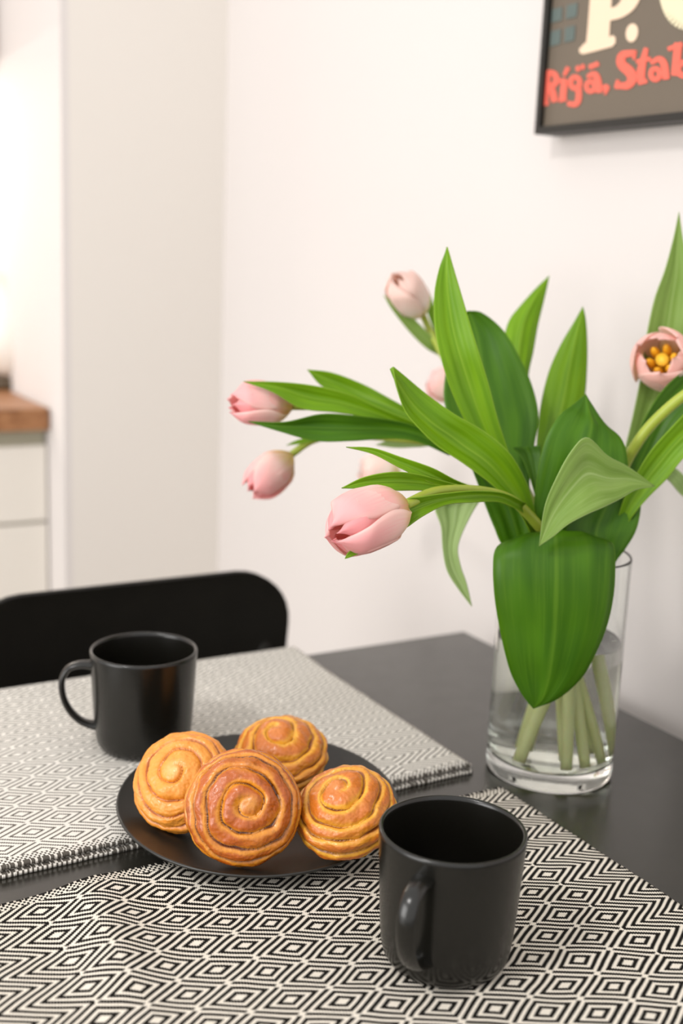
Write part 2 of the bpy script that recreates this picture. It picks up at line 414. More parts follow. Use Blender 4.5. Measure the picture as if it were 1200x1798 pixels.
class Ink:
    def __init__(s): s.bm = bmesh.new(); s.k = 0
    def poly(s, pts):
        s.k += 1; off = (s.k % 16) * 0.000006
        f = [s.bm.verts.new(pl(x, y, off)) for x, y in pts]; b = [s.bm.verts.new(pl(x, y, -0.0006)) for x, y in pts]
        s.bm.faces.new(f)
        n = len(f)
        for i in range(n): s.bm.faces.new((f[i], f[(i + 1) % n], b[(i + 1) % n], b[i]))
    def stroke(s, pts, wd):
        ws = wd if isinstance(wd, (list, tuple)) else [wd] * len(pts)
        V2 = [Vector((x, y, w_)) for (x, y), w_ in zip(pts, ws)]
        n = 1 if len(pts) == 2 else 6 * (len(pts) - 1)
        S = [cr(V2, i / n) for i in range(n + 1)] if len(pts) > 2 else V2
        for i in range(len(S) - 1):
            a, b = S[i], S[i + 1]; d = Vector((b.x - a.x, b.y - a.y)); d.normalize(); nn = Vector((-d.y, d.x)); e = d * 2.5
            s.poly([(a.x - e.x + nn.x * a.z / 2, a.y - e.y + nn.y * a.z / 2), (b.x + e.x + nn.x * b.z / 2, b.y + e.y + nn.y * b.z / 2),
                    (b.x + e.x - nn.x * b.z / 2, b.y + e.y - nn.y * b.z / 2), (a.x - e.x - nn.x * a.z / 2, a.y - e.y - nn.y * a.z / 2)])
    def ring(s, cx, cy, rx, ry, wd):
        s.stroke([(cx + rx * math.cos(2 * PI * i / 12), cy + ry * math.sin(2 * PI * i / 12)) for i in range(13)], wd)
    def disc(s, cx, cy, rx, ry, a=0):
        s.poly([(cx + rx * math.cos(2 * PI * i / 24) * math.cos(a) - ry * math.sin(2 * PI * i / 24) * math.sin(a), cy + rx * math.cos(2 * PI * i / 24) * math.sin(a) + ry * math.sin(2 * PI * i / 24) * math.cos(a)) for i in range(24)])
    def done(s, name, mat): return keep(from_bm(name, s.bm, mat, None, False), po)
k = Ink()                                                       # P.
k.poly([(478, -420), (650, -450), (606, 200), (598, 330), (565, 385), (408, 410), (425, 250)])
k.poly([(375, 380), (400, 350), (600, 300), (630, 285), (652, 305), (650, 350), (625, 378), (430, 430), (385, 440), (360, 425), (358, 395)])
k.stroke([(600, 118), (690, 90), (765, 10), (800, -140), (790, -290), (720, -390), (620, -400)], [100, 105, 135, 160, 150, 110, 90])
k.disc(785, 266, 48, 76, 0.15)
k.done('title_lettering', M_cream)
k = Ink()
k.stroke([(1500, -500), (1330, -560), (1180, -440), (1110, -200), (1118, 0), (1180, 130), (1300, 150), (1450, 60)], [90, 150, 190, 210, 205, 190, 170, 90])
k.done('title_letter', M_cream2)
k = Ink()
k.stroke([(98, 590), (72, 845)], 56); k.stroke([(60, 588), (140, 590), (172, 630), (160, 680), (90, 705)], [34, 40, 46, 44, 36]); k.stroke([(110, 690), (140, 740), (158, 822)], [44, 52, 50]); k.stroke([(42, 848), (105, 836)], 30)
k.stroke([(238, 650), (222, 810)], 50); k.stroke([(200, 655), (245, 645)], 24); k.stroke([(196, 815), (250, 803)], 26); k.stroke([(235, 612), (268, 548)], [22, 34])
k.ring(325, 670, 38, 46, 38); k.stroke([(352, 690), (352, 800), (325, 845), (265, 838)], [44, 44, 42, 36]); k.disc(347, 556, 18, 24); k.disc(386, 542, 16, 22)
k.ring(450, 700, 34, 40, 36); k.stroke([(425, 622), (480, 600), (508, 650), (520, 748)], [30, 44, 50, 50]); k.stroke([(440, 545), (512, 515)], 36)
k.disc(573, 710, 28, 26); k.stroke([(585, 715), (565, 765)], [34, 14])
k.stroke([(815, 430), (770, 432), (705, 450), (700, 520), (760, 575), (790, 630), (755, 690), (700, 695), (650, 700)], [46, 50, 62, 72, 80, 76, 60, 50, 36]); k.stroke([(672, 650), (655, 715)], 26); k.stroke([(812, 410), (800, 480)], 22)
k.stroke([(900, 392), (862, 560), (858, 660)], [34, 62, 60]); k.stroke([(822, 500), (935, 475)], 30); k.stroke([(838, 672), (905, 655)], 34)
k.ring(975, 600, 36, 44, 40); k.stroke([(940, 510), (1005, 478), (1045, 520), (1062, 640)], [32, 46, 56, 54])
k.stroke([(1160, 350), (1135, 610)], 62); k.stroke([(1080, 398), (1190, 355)], 34); k.ring(1205, 560, 46, 52, 46)
k.done('address_lettering', M_red)
k = Ink()
for q4 in (((140, 75), (222, 55), (215, 165), (132, 185)), ((256, 45), (345, 22), (335, 135), (248, 158)), ((130, 255), (212, 235), (203, 355), (122, 378)), ((243, 225), (325, 205), (316, 325), (236, 348))): k.poly(q4)
k.done('printed_window', M_teal)

# ------------------------------------------------------------------ table and chair
tb = empty('dining_table', W(0.6, 0.375, 0)); tag(tb, 'black dining table against the white wall', 'table')
wbox('tabletop', 0, 1.22, 0, 0.76, T - 0.022, T, M_table, tb, 0.002)
for (a, b, c, d) in ((0.05, 1.17, 0.04, 0.06), (0.05, 1.17, 0.70, 0.72), (0.04, 0.06, 0.04, 0.72), (1.16, 1.18, 0.04, 0.72)):
    wbox('apron', a, b, c, d, T - 0.10, T - 0.0215, M_table, tb)
for a in (0.02, 1.15):
    for b in (0.02, 0.69): wbox('leg', a, a + 0.05, b, b + 0.05, 0, T - 0.0215, M_table, tb, 0.003)

UCH = -0.075
ztop = hit_u(300, 1021, UCH).z; v_r = uv_of(hit_u(511, 1120, UCH))[1]; v_l = uv_of(hit_u(-75, 1120, UCH))[1]
print('chair top over table', ztop - T, v_r, v_l)
ch = empty('dining_chair', W(0.10, (v_r + v_l) / 2, 0)); tag(ch, 'black chair with curved plywood back tucked under the table end', 'chair')
def chair_back():
    bm = bmesh.new(); H = 0.23; R_ = 0.062; cen = (v_r + v_l) / 2; hw = (v_l - v_r) / 2
    out = []
    for cx, cz, a0 in ((hw - R_, H - R_, 0), (-hw + R_, H - R_, 90), (-hw + R_ * 0.7, R_ * 0.7, 180), (hw - R_ * 0.7, R_ * 0.7, 270)):
        rr = R_ if cz > 0.1 else R_ * 0.7
        for k in range(9):
            a = math.radians(a0 + 90 * k / 8); out.append((cx + rr * math.cos(a), cz + rr * math.sin(a)))
    n = len(out); layers = []
    def pt(y, z, off):
        bow = 0.008 * (1 - (y / hw) ** 2)                         # wraps the sitter
        return W(UCH - bow - 0.10 * (z - H) * -0.0 + off + (z - H) * 0.12, cen + y, ztop - H + z)
    for off, sc in ((0.0, 0.99), (0.0015, 1.0), (-0.0095, 1.0), (-0.011, 0.99)):
        layers.append([bm.verts.new(pt(y * sc, H / 2 + (z - H / 2) * sc, off)) for y, z in out])
    for a, b in ((0, 1), (1, 2), (2, 3)):
        for i in range(n): bm.faces.new((layers[a][i], layers[a][(i + 1) % n], layers[b][(i + 1) % n], layers[b][i]))
    # fill both faces with columns so that the bow is followed
    def fill(L):
        ring = L
        for i in range(n // 2 - 1):
            a, b = ring[(9 + 9 + i) % n], ring[(9 + 9 + i + 1) % n]
        bm.faces.new(ring)
    for L in (layers[0], layers[3]):
        top = sorted(L, key=lambda v_: v_.index)
        N = len(L)
        # pair vertices mirrored in height
        half = N // 2
        for i in range(half - 1):
            q1, q2 = L[(9 + i) % N], L[(9 + i + 1) % N]; r1, r2 = L[(8 - i) % N], L[(8 - i - 1) % N]
            bm.faces.new((q1, q2, r2, r1))
    bm.verts.ensure_lookup_table()
    return bm
keep(from_bm('backrest', chair_back(), M_chair), ch)
keep(wbox('seat', -0.03, 0.36, (v_r + v_l) / 2 - 0.20, (v_r + v_l) / 2 + 0.20, 0.435, 0.45, M_chair, None, 0.006), ch)
for a in (0.0, 0.32):
    for b in (-0.16, 0.14):
        zt = 0.434 if a > 0.1 else ztop - 0.08
        bm = bmesh.new(); vv = (v_r + v_l) / 2 + b + 0.01
        if a > 0.1: pts = [W(a + 0.03, vv, 0), W(a, vv, 0.434)]
        else: pts = [W(-0.05 - 0.02, vv, 0), W(-0.045, vv, 0.22), W(-0.045, vv, 0.45), W(-0.102, vv, ztop - 0.06)]
        tube(bm, [cr(pts, i / 12) for i in range(13)], 0.0125, 14); keep(from_bm('leg', bm, M_chair), ch)

# ------------------------------------------------------------------ place mats
WHITE = srgb(224, 214, 196)
M_mat1 = fabric('woven_mat_dark_side', 0.2610, 0.2610 + 6.5 * PV, 0.5437, 0.618, 0.208, 0.337, 0.27, srgb(232, 224, 210), srgb(20, 17, 13))
M_mat2 = fabric('woven_mat_light_side', 0.2635, 0.2635 + 6.5 * PV, 0.2915, 0.62, 0.21, 0.301, 0.17, srgb(236, 231, 222), srgb(92, 87, 80))
def sheet(name, path, thick, v0, v1, zfun, mat, uvs, nv=130):
    """cloth of real thickness: path is a list of (u, z) centre-line points, swept along v"""
    bm = bmesh.new(); uvl = bm.loops.layers.uv.new('UVMap')
    n = len(path); L = []; uvm = {}
    for side in (1, -1):
        rows = []
        for i in range(n):
            a, b = path[max(i - 1, 0)], path[min(i + 1, n - 1)]
            tx, tz = b[0] - a[0], b[1] - a[1]; l_ = math.hypot(tx, tz); nx, nz = -tz / l_, tx / l_
            row = []
            for j in range(nv + 1):
                v = v0 + (v1 - v0) * j / nv
                e = 0.0007 * noise.noise((path[i][0] * 90, v * 60, 3)) if (i in (0, n - 1) or j in (0, nv)) else 0
                p = W(path[i][0] + nx * thick / 2 * side + e, v + e, T + path[i][1] + nz * thick / 2 * side + zfun(path[i][0], v, i))
                x = bm.verts.new(p); uvm[x] = (uvs[i], v); row.append(x)
            rows.append(row)
        L.append(rows)
    def f(vs):
        try: fc = bm.faces.new(vs)
        except ValueError: return
        for lp in fc.loops: lp[uvl].uv = uvm[lp.vert]
    for s in (0, 1):
        for i in range(n - 1):
            for j in range(nv): f((L[s][i][j], L[s][i + 1][j], L[s][i + 1][j + 1], L[s][i][j + 1]))
    for j in range(nv):
        for i in (0, n - 1): f((L[0][i][j], L[0][i][j + 1], L[1][i][j + 1], L[1][i][j]))
    for i in range(n - 1):
        for j in (0, nv): f((L[0][i][j], L[0][i + 1][j], L[1][i + 1][j], L[1][i][j]))
    return from_bm(name, bm, mat)
def zf1(u, v, i):
    r = 0.0065 * math.exp(-((v - 0.545 - (u - 0.40) * 0.15) / 0.020) ** 2) * math.exp(-((u - 0.40) / 0.07) ** 2)
    r += 0.0035 * math.exp(-((v - 0.50) / 0.05) ** 2) * math.exp(-((u - 0.345) / 0.03) ** 2)
    return r + 0.0004 * (1 + noise.noise((u * 30, v * 30, 0)))
pathn = [(0.337 + 0.35 * i / 70, 0.0014) for i in range(71)]
nm = sheet('place_mat', pathn, 0.0024, 0.208, 0.6255, zf1, M_mat1, [p[0] for p in pathn])
tag(nm, 'black and white diamond woven place mat nearest the camera under the mug', 'place mat', 'woven place mats')
def zf2(u, v, i):
    return (0.0006 * (1 + noise.noise((u * 22, v * 22, 4)))) * (1 if i > 36 else 0.2)
pathf = [(0.3035 - 0.3035 * i / 30, 0.0014) for i in range(31)]
pathf += [(-0.002 - 0.0060 * math.sin(PI * i / 12), 0.0014 + 0.0032 * (1 - math.cos(PI * i / 12))) for i in range(0, 13)]
pathf += [(0.3010 * i / 40, 0.0078 - 0.0024 * min(1, i / 8)) for i in range(1, 41)]
uvf = [p[0] + (0.0012 if i < 31 else 0) for i, p in enumerate(pathf)]
fm = sheet('place_mat', pathf, 0.0024, 0.210, 0.6275, zf2, M_mat2, [p[0] for p in pathf])
tag(fm, 'folded pale grey patterned place mat at the far table end by chair', 'place mat', 'woven place mats')

# ------------------------------------------------------------------ mugs
def make_mug(name, loc, az, hz_):
    r = empty(name, loc, (0, 0, az))
    H = 0.0814; Ro = 0.0425
    prof = [(0, 0.002), (0.026, 0.002), (0.028, 0.0), (0.0315, 0.0), (0.0345, 0.0018), (0.0366, 0.0055), (0.0378, 0.011), (0.0386, 0.018), (0.0398, 0.035), (0.0409, 0.055), (0.0420, 0.074), (0.0423, 0.0785), (0.0424, 0.0802), (0.0417, 0.0813), (0.0407, 0.0814), (0.0397, 0.0806), (0.0393, 0.0785), (0.0385, 0.06), (0.0375, 0.04), (0.0362, 0.018), (0.034, 0.0105), (0.029, 0.007), (0, 0.006)]
    b = link('mug_body', lathe(prof, 128), M_mug); b.parent = r
    bm = bmesh.new()
    hs = [Vector((0.0385, 0, 0.0685)), Vector((0.0500, 0, 0.0690)), Vector((0.0590, 0, 0.0655)), Vector((0.0635, 0, 0.0560)), Vector((0.0630, 0, 0.0440)), Vector((0.0590, 0, 0.0330)), Vector((0.0525, 0, 0.0245)), Vector((0.0450, 0, 0.0195)), Vector((0.0370, 0, 0.0175))]
    tube(bm, [cr(hs, i / 40) for i in range(41)], lambda t: 0.0031 + 0.0012 * (abs(2 * t - 1) ** 6), 20, (0.85, 1.75, Vector((0, 0, 1))))
    h = from_bm('handle', bm, M_mug); h.parent = r
    return r
m1 = make_mug('mug', Vector((0.0709, 0.6203, T + 0.0034)), math.radians(-90 - 26), 0)
tag(m1, 'black mug with handle towards the camera on the near place mat', 'mug', 'black mugs')
m2 = make_mug('mug', Vector((-0.152, 0.8914, T + 0.0078)), math.radians(180 + 10), 0)
tag(m2, 'black mug with handle pointing left on the far place mat', 'mug', 'black mugs')

# ------------------------------------------------------------------ plate
PLC = Vector((-0.0504, 0.7775, T + 0.0070))
tilt = math.radians(3.35)
pt_ = empty('plate', PLC, (tilt, 0, 0)); tag(pt_, 'round dark grey plate of cinnamon buns resting across both mats', 'plate')
pr = [(0, 0.0015), (0.052, 0.0015), (0.054, 0.0), (0.057, 0.0), (0.059, 0.0016), (0.070, 0.0035), (0.085, 0.0075), (0.096, 0.0118), (0.0988, 0.0136), (0.0995, 0.0147), (0.0990, 0.0156), (0.0978, 0.0156), (0.0955, 0.0146), (0.084, 0.0108), (0.070, 0.0070), (0.060, 0.0056), (0.045, 0.0050), (0, 0.0048)]
b = link('plate_dish', lathe(pr, 160), M_plate); b.parent = pt_

# ------------------------------------------------------------------ cinnamon buns
def make_bun(c, axis, R, Ht, Hb, turns, sense, cone, seed, mat, label, squash=(1, 1), p0=0.0, amp=0.0036, expo=0.9, spin=0.0, off=(0, 0), terr=0.0016, size=1.0):
    NA, NT_ = 190, 260; amax = 2.75
    vs, fs, gr, gc = [], [], [], []
    for i in range(NA + 1):
        t = i / NA; al = amax * t
        cen = min(1, t / 0.07); cen = cen * cen * (3 - 2 * cen)
        for j in range(NT_):
            th = 2 * PI * j / NT_; cx, cy = math.cos(th), math.sin(th)
            wob = 1 + 0.030 * noise.noise((cx * 1.3 + seed, cy * 1.3, al * 0.7))
            sa, ca = math.sin(al), math.cos(al)
            rho = R * wob * abs(sa) ** 0.84
            qx, qy = cx * rho / R, cy * rho / R; qz = ca
            z = (Ht if ca > 0 else Hb) * math.copysign(abs(ca) ** 0.95, ca)
            z += cone * max(0, 1 - rho / R) ** 1.2
            nr, nz = sa * 0.9 + 0.05, ca * 1.0
            wig = (0.36 * noise.noise((qx * 1.5 + seed * 2, qy * 1.5, qz + seed * 3)) + 0.10 * noise.noise((qx * 4, qy * 4, qz * 3 + seed))) * cen
            ph = turns * (t ** expo) - sense * th / (2 * PI) + wig + p0
            kk = math.floor(ph); f = ph - kk
            g_ = 1 - abs(2 * f - 1) ** 2.6                          # rounded coil, tight crevice between coils
            g_ = g_ ** 0.8
            dv = 0.62 + 0.75 * noise.noise((qx * 2.2 + seed, qy * 2.2, kk * 0.9 + seed))   # some seams gape, others have baked shut
            dv = min(1.25, max(0.10, dv))
            fade = cen * min(1, max(0, (1 - t) / 0.20))
            dsp = amp * dv * (g_ - 0.75) * fade + terr * (f - 0.5) * fade * -1
            dsp += 0.0011 * noise.noise((qx * 4 + seed, qy * 4, qz * 4)) + 0.00030 * noise.noise((qx * 16 + seed, qy * 16, qz * 16))
            r2 = max(0, rho + nr * dsp * min(1, sa * 3))
            sh = max(0, 1 - rho / R)                                 # swirl centre sits off the middle
            vs.append((r2 * cx * squash[0] + off[0] * sh, r2 * cy * squash[1] + off[1] * sh, z + nz * dsp))
            gr.append((1 - g_) * fade * (0.35 + 0.65 * dv)); gc.append(1 - cen)
    for i in range(NA):
        for j in range(NT_):
            j2 = (j + 1) % NT_
            fs.append((i * NT_ + j, i * NT_ + j2, (i + 1) * NT_ + j2, (i + 1) * NT_ + j))
    fs.append(tuple(NA * NT_ + j for j in range(NT_))[::-1])
    me = bpy.data.meshes.new('bun'); me.from_pydata(vs, [], fs)
    a = me.attributes.new('groove', 'FLOAT', 'POINT'); a.data.foreach_set('value', gr)
    a = me.attributes.new('heart', 'FLOAT', 'POINT'); a.data.foreach_set('value', gc)
    bm = bmesh.new(); bm.from_mesh(me); bmesh.ops.remove_doubles(bm, verts=bm.verts, dist=1e-6); bmesh.ops.recalc_face_normals(bm, faces=bm.faces); bm.to_mesh(me); bm.free()
    o = link('cinnamon_bun', me, mat)
    o.location = c; o.scale = (size,) * 3; o.rotation_euler = (axis.to_track_quat('Z', 'Y') @ Matrix.Rotation(spin, 3, 'Z').to_quaternion()).to_euler()
    tag(o, label, 'bun', 'cinnamon buns on the plate'); return o
MB1 = bun_mat('baked_dough_brown', srgb(170, 82, 12), srgb(208, 132, 28), srgb(92, 38, 4), 0.24, srgb(212, 146, 50))
MB2 = bun_mat('baked_dough_golden', srgb(224, 144, 50), srgb(218, 134, 32), srgb(160, 84, 18), 0.40, srgb(232, 176, 110))
MB3 = bun_mat('baked_dough_yellow', srgb(194, 106, 24), srgb(220, 158, 42), srgb(136, 70, 12), 0.38, srgb(206, 126, 60))
def vdir(px, py): return ray(px, py).normalized()
def screen_axis(right, up, toward): return (_R * right + _U * up - _F * toward).normalized()
make_bun(P(427, 1418, 0.722 * 1.0608), screen_axis(0.10, 0.24, 0.96), 0.0352, 0.018, 0.019, 7.4, 1, 0.0015, 1.3, MB1, 'glossy brown cinnamon bun at front, its swirl facing the camera', (1, 0.97), 0.2, 0.0044, off=(0.004, 0.003), size=1.0608)
make_bun(P(322, 1372, 0.785 * 1.0391), screen_axis(-0.20, 0.56, 0.80), 0.0335, 0.018, 0.019, 7.0, -1, 0.004, 4.1, MB2, 'light golden cinnamon bun at the left of the plate', (1.0, 1.0), 0.5, 0.0040, size=1.0391)
make_bun(P(492, 1326, 0.835 * 1.0506), screen_axis(-0.08, 0.84, 0.54), 0.0332, 0.017, 0.020, 6.2, 1, 0.009, 7.7, MB3, 'yellow golden cinnamon bun at the back of the plate', (1.0, 1.0), 0.1, 0.0044, size=1.0506)
make_bun(P(607, 1424, 0.752 * 1.038), screen_axis(-0.22, 0.80, 0.56), 0.0322, 0.018, 0.023, 6.6, 1, 0.007, 11.2, MB3, 'golden cinnamon bun at right of the plate beside the near mug', (1.0, 1.0), 0.7, 0.0042, size=1.038)

# ------------------------------------------------------------------ vase and water
VX = Vector((0.1762, 0.8954, T)); VR, VH = 0.0506, 0.181
va = empty('vase', VX); tag(va, 'clear glass cylinder vase with water on the black table', 'vase')
b = link('glass', lathe([(0, 0.0012), (0.040, 0.0012), (0.045, 0.0), (0.0485, 0.0005), (0.0502, 0.003), (VR, 0.008), (VR, 0.0095), (VR, 0.012), (VR, 0.09), (VR, VH - 0.003), (VR, VH - 0.002), (VR, VH - 0.001), (VR - 0.0006, VH), (VR - 0.0016, VH), (VR - 0.0022, VH - 0.001), (VR - 0.0022, VH - 0.002), (VR - 0.0022, VH - 0.004), (VR - 0.0023, 0.1), (VR - 0.0024, 0.025), (VR - 0.0024, 0.0225), (VR - 0.0024, 0.020), (VR - 0.0045, 0.0155), (VR - 0.009, 0.0138), (0, 0.0125)], 128), M_glass); b.parent = va
WR = VR - 0.0024 + 0.0001
b = link('water', lathe([(0, 0.0124), (VR - 0.009, 0.0137), (VR - 0.0044, 0.0154), (WR, 0.0200), (WR, 0.0215), (WR, 0.024), (WR, 0.11), (WR, 0.112), (WR, 0.1128), (WR - 0.0006, 0.1122), (WR - 0.003, 0.1118), (0, 0.1116)], 128), M_water); b.parent = va

# ------------------------------------------------------------------ tulips
def leaf(parent, rows, mat, cup=0.12, d2=0.0, label=None, crease=0.0, thick=0.0007, nu=36, nvv=14, wave=0.0):
    """rows: (left px, right px, depth[, right-edge depth]) stations from tip to base"""
    A = []; B = []
    for r in rows:
        xl, yl, xr, yr, d = r[:5]; dr = r[5] if len(r) > 5 else d + d2
        A.append(P(xl, yl, d)); B.append(P(xr, yr, dr))
    bm = bmesh.new(); uvl = bm.loops.layers.uv.new('UVMap'); G = []; uvm = {}
    for i in range(nu + 1):
        t = i / nu; a, b = cr(A, t), cr(B, t); wdt = (b - a).length; row = []
        ca, cb = cr(A, min(1, t + .02)), cr(B, min(1, t + .02)); pa, pb = cr(A, max(0, t - .02)), cr(B, max(0, t - .02))
        tan = (ca + cb - pa - pb); side = (b - a)
        nrm = side.cross(tan)
        nrm = nrm.normalized() if nrm.length > 1e-9 else -_F
        if nrm.dot(_F) < 0: nrm = -nrm
        for j in range(nvv + 1):
            s = j / nvv
            off = cup * wdt * (1 - (2 * s - 1) ** 2) + crease * wdt * (1 - abs(2 * s - 1))
            off += wave * math.sin(t * 9 + s * 3) * abs(2 * s - 1)
            off += 0.0006 * math.sin(s * 22) * min(1, wdt / 0.03) 
            x = bm.verts.new(a + side * s + nrm * off); uvm[x] = (s, t * 3); row.append(x)
        G.append(row)
    for i in range(nu):
        for j in range(nvv):
            f = bm.faces.new((G[i][j], G[i + 1][j], G[i + 1][j + 1], G[i][j + 1]))
            for lp in f.loops: lp[uvl].uv = uvm[lp.vert]
    me = bpy.data.meshes.new('leaf'); bm.to_mesh(me); bm.free()
    o = link('leaf', me, mat); keep(o, parent)
    md = o.modifiers.new('thickness', 'SOLIDIFY'); md.thickness = thick; md.offset = 0
    if label: o['label'] = label
    return o
def petal(parent, base, q, R, L, ang, hw, tipr, scale, mat, curl=0.0, seed=0):
    bm = bmesh.new(); uvl = bm.loops.layers.uv.new('UVMap'); uvm = {}; G = []; nu, nv = 22, 14
    prof = [(0, .10), (.07, .42), (.18, .72), (.34, .95), (.5, 1.0), (.66, .98), (.80, .90), (.92, .35 + .62 * tipr), (1.0, tipr)]
    def rr(u):
        for (a, ra), (b, rb) in zip(prof, prof[1:]):
            if u <= b:
                f = (u - a) / (b - a); f = f * f * (3 - 2 * f) if 0 else f; return ra + (rb - ra) * f
        return tipr
    for i in range(nu + 1):
        u = i / nu; r = (rr(max(0, u - .03)) + rr(u) + rr(min(1, u + .03))) / 3 * R * scale
        wdt = (0.34 + 0.66 * math.sin(min(u / 0.55, 1) * PI / 2)) * max(0.0, 1 - u ** 6.0) ** 0.58
        row = []
        for j in range(nv + 1):
            s = 2 * j / nv - 1
            a = ang + hw * wdt * s
            rj = r * (1 + 0.09 * s + 0.05 * s * s * u) + 0.0006 * noise.noise((s * 2 + seed, u * 4, seed))
            if curl: rj += R * curl * max(0, u - .75) * 2 * (1 - 0.3 * s * s)
            z = L * u * (1 - 0.06 * s * s * u) * (0.97 if scale < 1 else 1) + 0.0008 * noise.noise((s * 3, u * 3, seed + 5))
            x = bm.verts.new(base + q @ Vector((rj * math.cos(a), rj * math.sin(a), z))); uvm[x] = (j / nv, u); row.append(x)
        G.append(row)
    for i in range(nu):
        for j in range(nv):
            f = bm.faces.new((G[i][j], G[i + 1][j], G[i + 1][j + 1], G[i][j + 1]))
            for lp in f.loops: lp[uvl].uv = uvm[lp.vert]
    me = bpy.data.meshes.new('petal'); bm.to_mesh(me); bm.free()
    o = link('petal', me, mat); keep(o, parent)
    md = o.modifiers.new('thickness', 'SOLIDIFY'); md.thickness = 0.0006; md.offset = 0
    return o
def bloom(parent, base, tip, R, spin=0.0, tipr=0.45, mat=None, open_=False, mati=None, Lmul=1.0, squeeze=1.0):
    ax = (tip - base); L = ax.length * Lmul; q = ax.to_track_quat('Z', 'Y').to_matrix()
    for k in range(3): petal(parent, base, q, R, L * (0.98 if open_ else 1.01), spin + 2 * PI * (k + .5) / 3, 1.10, tipr * (0.95 if open_ else 0.75), 0.91, mati or mat, 0.0, k + 3)
    for k in range(3): petal(parent, base, q, R, L, spin + 2 * PI * k / 3, 1.12, tipr, 1.0, mat, 0.30 if open_ else 0.0, k)
    if open_:
        for k in range(6):
            a = 2 * PI * k / 6 + 0.3; bm = bmesh.new()
            p0 = base + q @ Vector((0.003 * math.cos(a), 0.003 * math.sin(a), 0.004)); p1 = base + q @ Vector((0.0085 * math.cos(a), 0.0085 * math.sin(a), 0.020)); p2 = base + q @ Vector((0.0105 * math.cos(a), 0.0105 * math.sin(a), 0.033))
            tube(bm, [cr([p0, p1, p2], i / 10) for i in range(11)], lambda t: 0.0012 if t < 0.30 else 0.0036 * math.sqrt(max(0.05, 1 - ((t - 0.66) / 0.36) ** 2)), 10)
            keep(from_bm('stamen', bm, M_stamen), parent)
        bm = bmesh.new()
        tube(bm, [base + q @ Vector((0, 0, 0.003 + 0.026 * i / 10)) for i in range(11)], lambda t: 0.0032 + 0.0006 * math.sin(PI * t) + (0.0020 if t > 0.85 else 0), 14)
        keep(from_bm('pistil', bm, M_pistil), parent)
def tulip(label, bottom, neck, pts, base, r=0.0038):
    """bottom, neck: (x, y, z) offsets from the vase centre; pts: (px, py, depth)"""
    t = empty('tulip', VX + Vector(bottom)); tag(t, label, 'tulip', 'pink tulips in the glass vase')
    path = [VX + Vector(bottom), VX + (Vector(bottom) * 0.45 + Vector(neck) * 0.55), VX + Vector(neck)] + [P(*p) for p in pts] + [base]
    bm = bmesh.new(); n = 10 * len(path)
    tube(bm, [cr(path, i / n) for i in range(n + 1)], lambda s: r * (1.12 - 0.2 * s), 14)
    keep(from_bm('stem', bm, M_stem), t)
    return t
ZB = 0.0165
# front tulip
b0, b1 = P(711, 887, 0.765), P(581, 940, 0.715)
t = tulip('pink tulip with the largest sharp bloom drooping at front left of vase', (0.006, -0.035, ZB), (0.004, -0.006, 0.165), [(985, 975, 0.90), (930, 905, 0.875), (890, 874, 0.85), (830, 861, 0.82), (765, 864, 0.79)], b0)
bloom(t, b0, b1, 0.0200, 1.45, 0.24, M_petal, mati=M_petali)
leaf(t, [(608, 785, 608, 785, .80), (655, 797, 655, 787, .80), (700, 820, 705, 803, .80), (750, 845, 760, 822, .805), (800, 863, 805, 845, .82), (850, 872, 850, 860, .84), (905, 892, 905, 876, .86)], M_leaf, 0.25)
leaf(t, [(600, 857, 600, 857, .785), (640, 858, 640, 838, .785), (690, 861, 690, 829, .79), (730, 861, 735, 833, .80), (775, 862, 780, 845, .81), (820, 866, 820, 855, .82)], M_leaf, 0.2)
leaf(t, [(706, 930, 711, 922, .765), (716, 925, 713, 880, .765), (745, 905, 742, 872, .77), (785, 886, 785, 866, .785), (830, 882, 835, 862, .80), (880, 882, 885, 866, .83), (920, 900, 925, 884, .86)], M_leaf, 0.35)
leaf(t, [(606, 981, 606, 981, .722), (616, 978, 612, 970, .722), (634, 970, 626, 960, .725), (654, 958, 646, 948, .73)], M_leaf, 0.1)
leaf(t, [(691, 644, 691, 644, .835), (697, 678, 716, 664, .835), (712, 722, 752, 694, .838), (741, 757, 800, 728, .84), (770, 784, 850, 757, .845), (815, 814, 893, 793, .85), (866, 852, 921, 838, .86), (908, 893, 936, 880, .87), (935, 940, 947, 930, .885), (955, 985, 965, 980, .905)], M_leaf, 0.22, 0.012)
# far left tulip
b0, b1 = P(513, 713, 0.945), P(403, 706, 0.925)
t = tulip('pink tulip bloom furthest left, pointing left between two green leaves', (0.020, -0.029, ZB), (-0.006, 0.008, 0.168), [(950, 945, 0.925), (900, 880, 0.925), (840, 812, 0.93), (760, 762, 0.94), (680, 735, 0.945), (590, 715, 0.945)], b0, 0.0036)
bloom(t, b0, b1, 0.0172, 0.9, 0.45, M_petal, mati=M_petali)
leaf(t, [(428, 670, 428, 670, .915), (478, 688, 490, 671, .915), (530, 717, 555, 678, .92), (590, 724, 615, 693, .925), (645, 733, 665, 716, .93), (700, 752, 712, 735, .935), (765, 775, 770, 757, .94)], M_leaf, 0.2)
leaf(t, [(540, 649, 540, 649, .965), (566, 678, 585, 655, .965), (610, 697, 640, 676, .965), (660, 716, 685, 700, .96), (725, 745, 728, 724, .955)], M_leaf, 0.2)
leaf(t, [(436, 740, 436, 740, .91), (490, 757, 500, 741, .91), (555, 774, 565, 727, .915), (620, 774, 625, 730, .92), (685, 770, 690, 738, .93), (735, 776, 735, 750, .935), (790, 800, 790, 780, .94)], M_leafd, 0.25)
